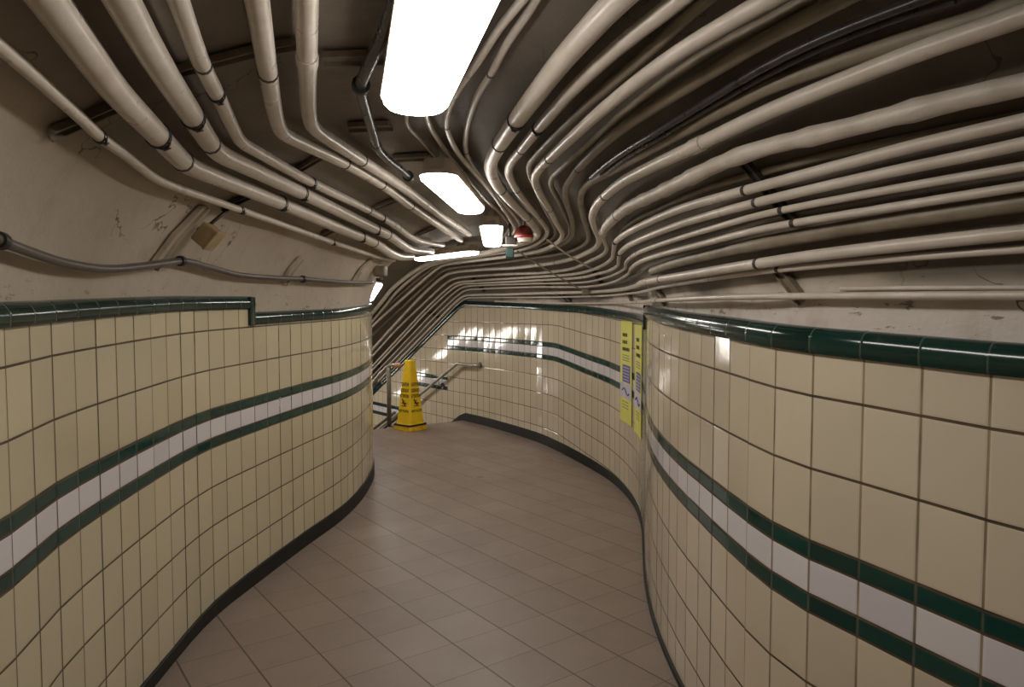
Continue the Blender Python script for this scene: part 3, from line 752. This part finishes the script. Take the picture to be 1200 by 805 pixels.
# ------------------------------------------------------------------ small fixtures
# tan box hung from a strap on the left plaster
h, n = hit(243, 276, .07)
t = Vector((0, 1, 0)); t = (t - n * t.dot(n)).normalized(); s = n.cross(t)
root = empty('junction_box', h)
tag(root, 'small tan box hung on a bracket on the left plaster below the pipes', 'box')
mb = MB(); mb.box(h, t * .05, s * .048, n * .035); x = mb.go('box_body', 'tan', root); bevel(x, .008, 3)
mb = MB(); mb.box(h + n * .039, t * .053, s * .051, n * .006); x = mb.go('lid', 'tan', root); bevel(x, .004)
mb = MB(); ra, _ = hit(270, 243, .03); 
mb.tube([ra, ra.lerp(h - n * .03, .5) , h - n * .03], .008, 8); mb.go('hanger_strap', 'darkmetal', root, True)
mb = MB(); rb, _ = hit(232, 268, .02); mb.tube(catmull([rb, rb.lerp(h - n * .03, .5) + n * .01, h - n * .03], .02), .012, 8); mb.go('cable_gland', 'darkmetal', root, True)
# grey end box of the cable
h, n = hit(446, 318, .05)
root = tag(empty('cable_outlet', h), 'pale outlet fitting at the far end of the grey cable above the low lamp', 'fitting')
mb = MB(); mb.box(h, (.05, 0, 0), (0, .07, 0), (0, 0, .045)); x = mb.go('outlet_body', 'bracket', root); bevel(x, .015, 3)
mb = MB(); mb.tube([h + Vector((0, -.05, -.06)), h + Vector((0, -.05, -.085))], .03, 12); mb.go('knockout', 'darkmetal', root, True)
# red and white alarm
c = at_y(614, 277, 5.3)
root = tag(empty('alarm_unit', c), 'red and white alarm unit hung among the pipes beside the small upright lamp', 'alarm')
mb = MB()
prof = [(.0, .095), (.03, .09), (.055, .07), (.068, .04), (.07, .015), (.07, .0)]
vs, fs = [], []
N = 20
for r_, z_ in prof:
    for k in range(N):
        a = 2 * PI * k / N; vs.append(c + Vector((max(r_, .002) * math.cos(a), max(r_, .002) * math.sin(a), z_ - .01)))
for i in range(len(prof) - 1):
    for k in range(N): fs.append((i * N + k, i * N + (k + 1) % N, (i + 1) * N + (k + 1) % N, (i + 1) * N + k))
x = obj('dome', vs, fs, 'darkred', root, True)
mb = MB(); mb.tube([c + Vector((0, 0, -.012)), c + Vector((0, 0, -.010)), c + Vector((0, 0, .004)), c + Vector((0, 0, .006))], [.072, .076, .076, .072], 20); mb.go('rim', 'red', root, False)
mb = MB(); mb.tube([c + Vector((.01, 0, -.05)), c + Vector((.01, 0, -.045)), c + Vector((.01, 0, -.013))], [.045, .055, .062], 20); x = mb.go('base', 'white', root, True); x.data.set_sharp_from_angle(angle=.8)
h2, _ = hit(614, 262, .0)
mb = MB(); mb.tube([c + Vector((0, 0, .08)), Vector((c.x, c.y, 2.33))], .012, 8); mb.go('stem', 'darkmetal', root, True)
# green hanging box with a pale flange
c = at_y(597.5, 290, 5.5)
root = tag(empty('hanging_box', c), 'green hanging box with a pale flange just right of the small upright lamp', 'box')
mb = MB(); mb.box(c + Vector((0, 0, -.045)), (.033, 0, 0), (0, .033, 0), (0, 0, .042)); x = mb.go('box_body', 'greenbox', root); bevel(x, .008, 3)
mb = MB(); mb.box(c + Vector((0, 0, .012)), (.062, 0, 0), (0, .05, 0), (0, 0, .006)); x = mb.go('flange', 'white', root); bevel(x, .003)
mb = MB(); mb.box(c + Vector((.008, 0, .055)), (.042, 0, 0), (0, .04, 0), (0, 0, .034)); x = mb.go('upper_box', 'darkmetal', root); bevel(x, .008)
mb = MB(); mb.tube([c + Vector((0, 0, .08)), Vector((c.x, c.y, 2.33))], .014, 8); mb.go('stem', 'darkmetal', root, True)

# ------------------------------------------------------------------ wet floor cone
base = at_z(481, 503, 0)
CH = 82 / F * base.y
root = empty('caution_cone', base)
tag(root, 'yellow four-sided caution cone with black print at the top of the stairs', 'cone')
rot = Matrix.Rotation(math.radians(52), 4, 'Z')
def W(v): return base + rot @ Vector(v)
def ringsq(hw, z, ch):     # chamfered square
    return [(hw, -hw + ch, z), (hw, hw - ch, z), (hw - ch, hw, z), (-hw + ch, hw, z), (-hw, hw - ch, z), (-hw, -hw + ch, z), (-hw + ch, -hw, z), (hw - ch, -hw, z)]
def sq_loft(levels, name, mat):
    vs, fs = [], []
    for hw, z, ch in levels: vs += [W(v) for v in ringsq(hw, z, ch)]
    n = len(levels)
    for l in range(n - 1):
        for k in range(8): fs.append((l * 8 + k, l * 8 + (k + 1) % 8, (l + 1) * 8 + (k + 1) % 8, (l + 1) * 8 + k))
    fs.append(tuple(reversed(range(8)))); fs.append(tuple(range((n - 1) * 8, n * 8)))
    return obj(name, vs, fs, mat, root, base='bottom')
HB, HT = .138, .055
sq_loft([(.165, 0, .03), (.168, .012, .03), (.160, .062, .03), (.150, .07, .03)], 'base', 'yellow_base')
sq_loft([(.166, .066, .03), (.166, .082, .03), (.150, .086, .03)], 'base_band', 'black')
sq_loft([(.148, .078, .03), (HB, .10, .03), (HT, CH - .012, .016), (HT - .006, CH - .003, .016), (HT - .03, CH, .012)], 'body', 'yellow')
def on_side(side, x, z, out=.0015):      # point on a sloping face
    f = (z - .10) / (CH - .112); hw = HB + (HT - HB) * f + out
    a = [Vector((x, -hw, z)), Vector((-hw, -x, z)), Vector((x * -1, hw, z)), Vector((hw, x, z))][side]
    return W(a)
def words(txt, size, z, side, name='printed_word', align=0.):
    cu = bpy.data.curves.new('tmp', 'FONT'); cu.body = txt; cu.size = size; cu.align_x = 'CENTER'; cu.align_y = 'CENTER'; cu.offset = size * .035
    to = bpy.data.objects.new('tmp', cu); C.objects.link(to)
    bpy.context.view_layer.update()
    me = bpy.data.meshes.new_from_object(to.evaluated_get(bpy.context.evaluated_depsgraph_get()))
    bpy.data.objects.remove(to)
    wd = max(v.co.x for v in me.vertices) * 2; f = (z - .10) / (CH - .112); kx = 1.62 * (HB + (HT - HB) * f) / wd
    vs = [on_side(side, v.co.x * kx, z + v.co.y) for v in me.vertices]
    fs = [tuple(p.vertices) for p in me.polygons]
    return obj(name, vs, fs, 'black', root)
def blob(poly, side, name):
    vs = [on_side(side, x, z) for x, z in poly]
    return obj(name, vs, [tuple(range(len(vs)))], 'black', root)
for sd in range(4):
    words('CAUTION', .060, CH * .655, sd); words('CUIDADO', .060, CH * .57, sd); words('ATTENTION', .060, CH * .49, sd)
    # slipping figure: head, trunk, arms, legs
    mb = MB(); z0 = CH * .39
    def limb(a, b, w):
        a = Vector((a[0], a[1])); b = Vector((b[0], b[1])); d = (b - a).normalized(); p = Vector((-d.y, d.x)) * w
        q = [a + p, a - p, b - p, b + p]; k = len(mb.v)
        mb.v += [on_side(sd, v.x, z0 + v.y) for v in q]; mb.f.append((k, k + 1, k + 2, k + 3))
    hd = [on_side(sd, -.030 + .014 * math.cos(2 * PI * k / 10), z0 + .045 + .014 * math.sin(2 * PI * k / 10)) for k in range(10)]
    mb.add(hd, [tuple(range(10))])
    limb((-.022, .03), (.004, -.012), .013); limb((.004, -.012), (.034, .006), .009); limb((.034, .006), (.05, -.012), .007)
    limb((.004, -.012), (.03, -.026), .008); limb((-.02, .026), (.016, .034), .006); limb((-.018, .018), (-.034, -.012), .006)
    limb((-.045, -.036), (.052, -.036), .005)
    mb.go('slip_figure', 'black', root)
    words('WET FLOOR', .044, CH * .28, sd)
    ring = [(.012 * math.cos(2 * PI * k / 12), CH * .76 + .012 * math.sin(2 * PI * k / 12)) for k in range(12)]
    vs = [on_side(sd, x, z) for x, z in ring] + [on_side(sd, x * .55, CH * .76 + (z - CH * .76) * .55) for x, z in ring]
    obj('printed_ring', vs, [(k, (k + 1) % 12, 12 + (k + 1) % 12, 12 + k) for k in range(12)], 'yellow_base', root)

# ------------------------------------------------------------------ handrails
def on_wall(px, py, back=0.):            # point in front of the right tiled wall at a picture column
    d = ray(px, py); best = None
    for a, b in zip(Rd, Rd[1:]):
        e = b - a; den = d.x * e.y - d.y * e.x
        if abs(den) < 1e-9: continue
        u = (a.x * e.y - a.y * e.x) / den; w = (a.x * d.y - a.y * d.x) / den
        if u > 0 and -1e-6 <= w <= 1 + 1e-6 and a.y > 4.9 and (best is None or u < best[0]): best = (u, e)
    u, e = best
    p = EYE + d * u; n = Vector((-e.y, e.x, 0)).normalized()
    if n.dot(d) > 0: n = -n
    return p + n * back, n
p1, n1 = on_wall(563, 428, .0); p2, _ = on_wall(560, 428, .07); p3, _ = on_wall(542, 425.5, .09); p4, _ = on_wall(518, 445, .09); p5, _ = on_wall(493, 466, .09)
d45 = (p5 - p4).normalized(); p6 = p5 + d45 * 1.6
root = empty('handrail', p3)
tag(root, 'steel handrail bolted to the tiled wall, running down the stairs', 'handrail')
mb = MB(); mb.tube(catmull([p1, p1 + n1 * .05, p2.lerp(p3, .3), p3 + (p2 - p3) * .25, p3, p3 + (p4 - p3) * .12, p4, p5, p6], .02), .023, 12); mb.go('rail', 'steel', root, True)
mb = MB(); mb.tube([p1 - n1 * .004, p1 + n1 * .012], .045, 16); mb.go('wall_flange', 'post', root)
for (bx, by) in ((519, 452),):
    q, nq = on_wall(bx, by, 0.)
    tip = p4 + (p3 - p4) * .04
    mb = MB(); mb.tube([q + nq * .0, q + nq * .05, tip - Vector((0, 0, .015))], .011, 8); br = mb.go('bracket', 'steel', root, True)
    mb = MB(); mb.tube([q - nq * .003, q + nq * .014], .045, 14); mb.go('bracket_plate', 'post', br)
# centre rail with a post
pb = at_z(454, 499.5, 0) + SD * -.05
root = empty('stair_rail', pb)
tag(root, 'grey posted stair rail behind the left side of the yellow cone', 'handrail')
top = Vector((pb.x, pb.y, .83))
dn = (SD - Vector((0, 0, TAN))).normalized()
sx = Vector((SD.y, -SD.x, 0))
up0 = at_y(467, 428, top.y - .05)
mb = MB(); mb.tube([pb, top - Vector((0, 0, .02))], .030, 12); mb.go('post', 'post', root, True)
mb = MB(); mb.tube(catmull([up0, top.lerp(up0, .5) + Vector((0, 0, .01)), top, top + dn * .5, top + dn * 2.2], .05), .02, 12); mb.go('rail', 'steel', root, True)
mb = MB(); mb.tube([up0 - (top - up0).normalized() * .035, up0 - (top - up0).normalized() * .02, up0, up0 + (top - up0).normalized() * .05, up0 + (top - up0).normalized() * .075], [.014, .032, .038, .030, .022], 14); mb.go('rail_end', 'pink', root, True)
for (a, b) in (((463, 483), (440, 501)), ((470, 486), (455, 498))):
    q = at_y(a[0], a[1], top.y + .05); w = at_y(b[0], b[1], top.y + .15)
    mb = MB(); mb.tube([q, w, w + (w - q) * .6], .02, 10); mb.go('lower_rail', 'post', root, True)

# ------------------------------------------------------------------ posters on the far wall
RS = [0.]
for a_, b_ in zip(Rd, Rd[1:]): RS.append(RS[-1] + (b_ - a_).length)
def along(x):                             # arc position on the far side of the wall seen at picture column x
    best = None
    for k, (p, q) in enumerate(zip(Rd, Rd[1:])):
        if p.y < 5.3: continue
        f0, f1 = p.x / p.y - (x - 600) / F, q.x / q.y - (x - 600) / F
        if f0 * f1 <= 0: return RS[k] + (RS[k + 1] - RS[k]) * f0 / (f0 - f1)
def arc(sv, off):
    k = next(i for i in range(len(RS) - 1) if RS[i + 1] >= sv); f = (sv - RS[k]) / (RS[k + 1] - RS[k])
    q = Rd[k].lerp(Rd[k + 1], f); e = Rd[min(k + 2, len(Rd) - 1)] - Rd[max(k - 1, 0)]; n = Vector((-e.y, e.x, 0)).normalized()
    return q + n * off, n
def poster(s0, s1, z0, z1, label):
    cols = [arc(s0 + (s1 - s0) * k / 6, .009) for k in range(7)]
    H = z1 - z0
    def pt(u, v, o=0.):
        k = min(5, int(u * 6)); f = u * 6 - k
        q = cols[k][0].lerp(cols[k + 1][0], f); nq = cols[k][1].lerp(cols[k + 1][1], f)
        q = q + nq * o
        return Vector((q.x, q.y, z0 + H * v))
    def sheet(u0, u1, v0, v1, o, name, mat, parent):
        vs, fs = [], []
        for k in range(7):
            u = u0 + (u1 - u0) * k / 6
            vs += [pt(u, v0, o), pt(u, v1, o), pt(u, v0, o - .003), pt(u, v1, o - .003)]
        for k in range(6):
            q = k * 4; fs += [(q, q + 4, q + 5, q + 1), (q + 2, q + 3, q + 7, q + 6), (q + 1, q + 5, q + 7, q + 3), (q, q + 2, q + 6, q + 4)]
        fs += [(0, 1, 3, 2), (24, 26, 27, 25)]
        return obj(name, vs, fs, mat, parent)
    P = sheet(0, 1, 0, 1, 0, 'poster', 'poster', None)
    tag(P, label, 'poster', 'yellow posters on the far right tiled wall')
    for v, w in ((.86, .42), (.79, .40), (.72, .66)):       # heading, three dark words
        n_ = int(w / .1)
        mb = MB()
        for k in range(n_):
            u0 = .18 + k * .105; q = [pt(u0, v - .012, .002), pt(u0 + .075, v - .012, .002), pt(u0 + .075, v + .022, .002), pt(u0, v + .022, .002)]
            mb.add(q, [(0, 1, 2, 3)])
        mb.go('heading_word', 'black', P)
    for v in (.66, .635, .61): sheet(.18, .75, v, v + .007, .0015, 'small_print', 'post', P)
    bx = sheet(.2, .86, .40, .57, .002, 'violet_panel', 'violet', P)
    for v in (.42, .45, .48, .51, .54): sheet(.26, .78, v, v + .008, .004, 'panel_line', 'lilac', bx)
    ph = sheet(.02, .98, .24, .39, .002, 'photo_panel', 'lilac', P)
    mb = MB(); mb.tube([pt(.2 + .6 * k / 6, .31 + .03 * math.sin(k), .004) for k in range(7)], .006, 6); mb.go('photo_mark', 'violet', ph, True)
    for v in (.20, .17, .14): sheet(.2, .7, v, v + .007, .0015, 'small_print', 'post', P)
sa, sb = along(728.5), along(742.0)
qa = arc(sa, 0)[0]
za, zb = at_y(728, 491, qa.y).z, at_y(728, 376, qa.y).z
poster(sa, sb, za, zb, 'left yellow poster with violet panel, fully in view on the far tiled wall')
poster(sb - .13, sb - .13 - (sa - sb), za - .01, zb - .02, 'right yellow poster with violet panel, partly cut off by the near wall')

# ------------------------------------------------------------------ world
w = bpy.data.worlds.new('world'); S.world = w; w.use_nodes = True
w.node_tree.nodes['Background'].inputs[0].default_value = (.05, .045, .04, 1)
w.node_tree.nodes['Background'].inputs[1].default_value = 1.0
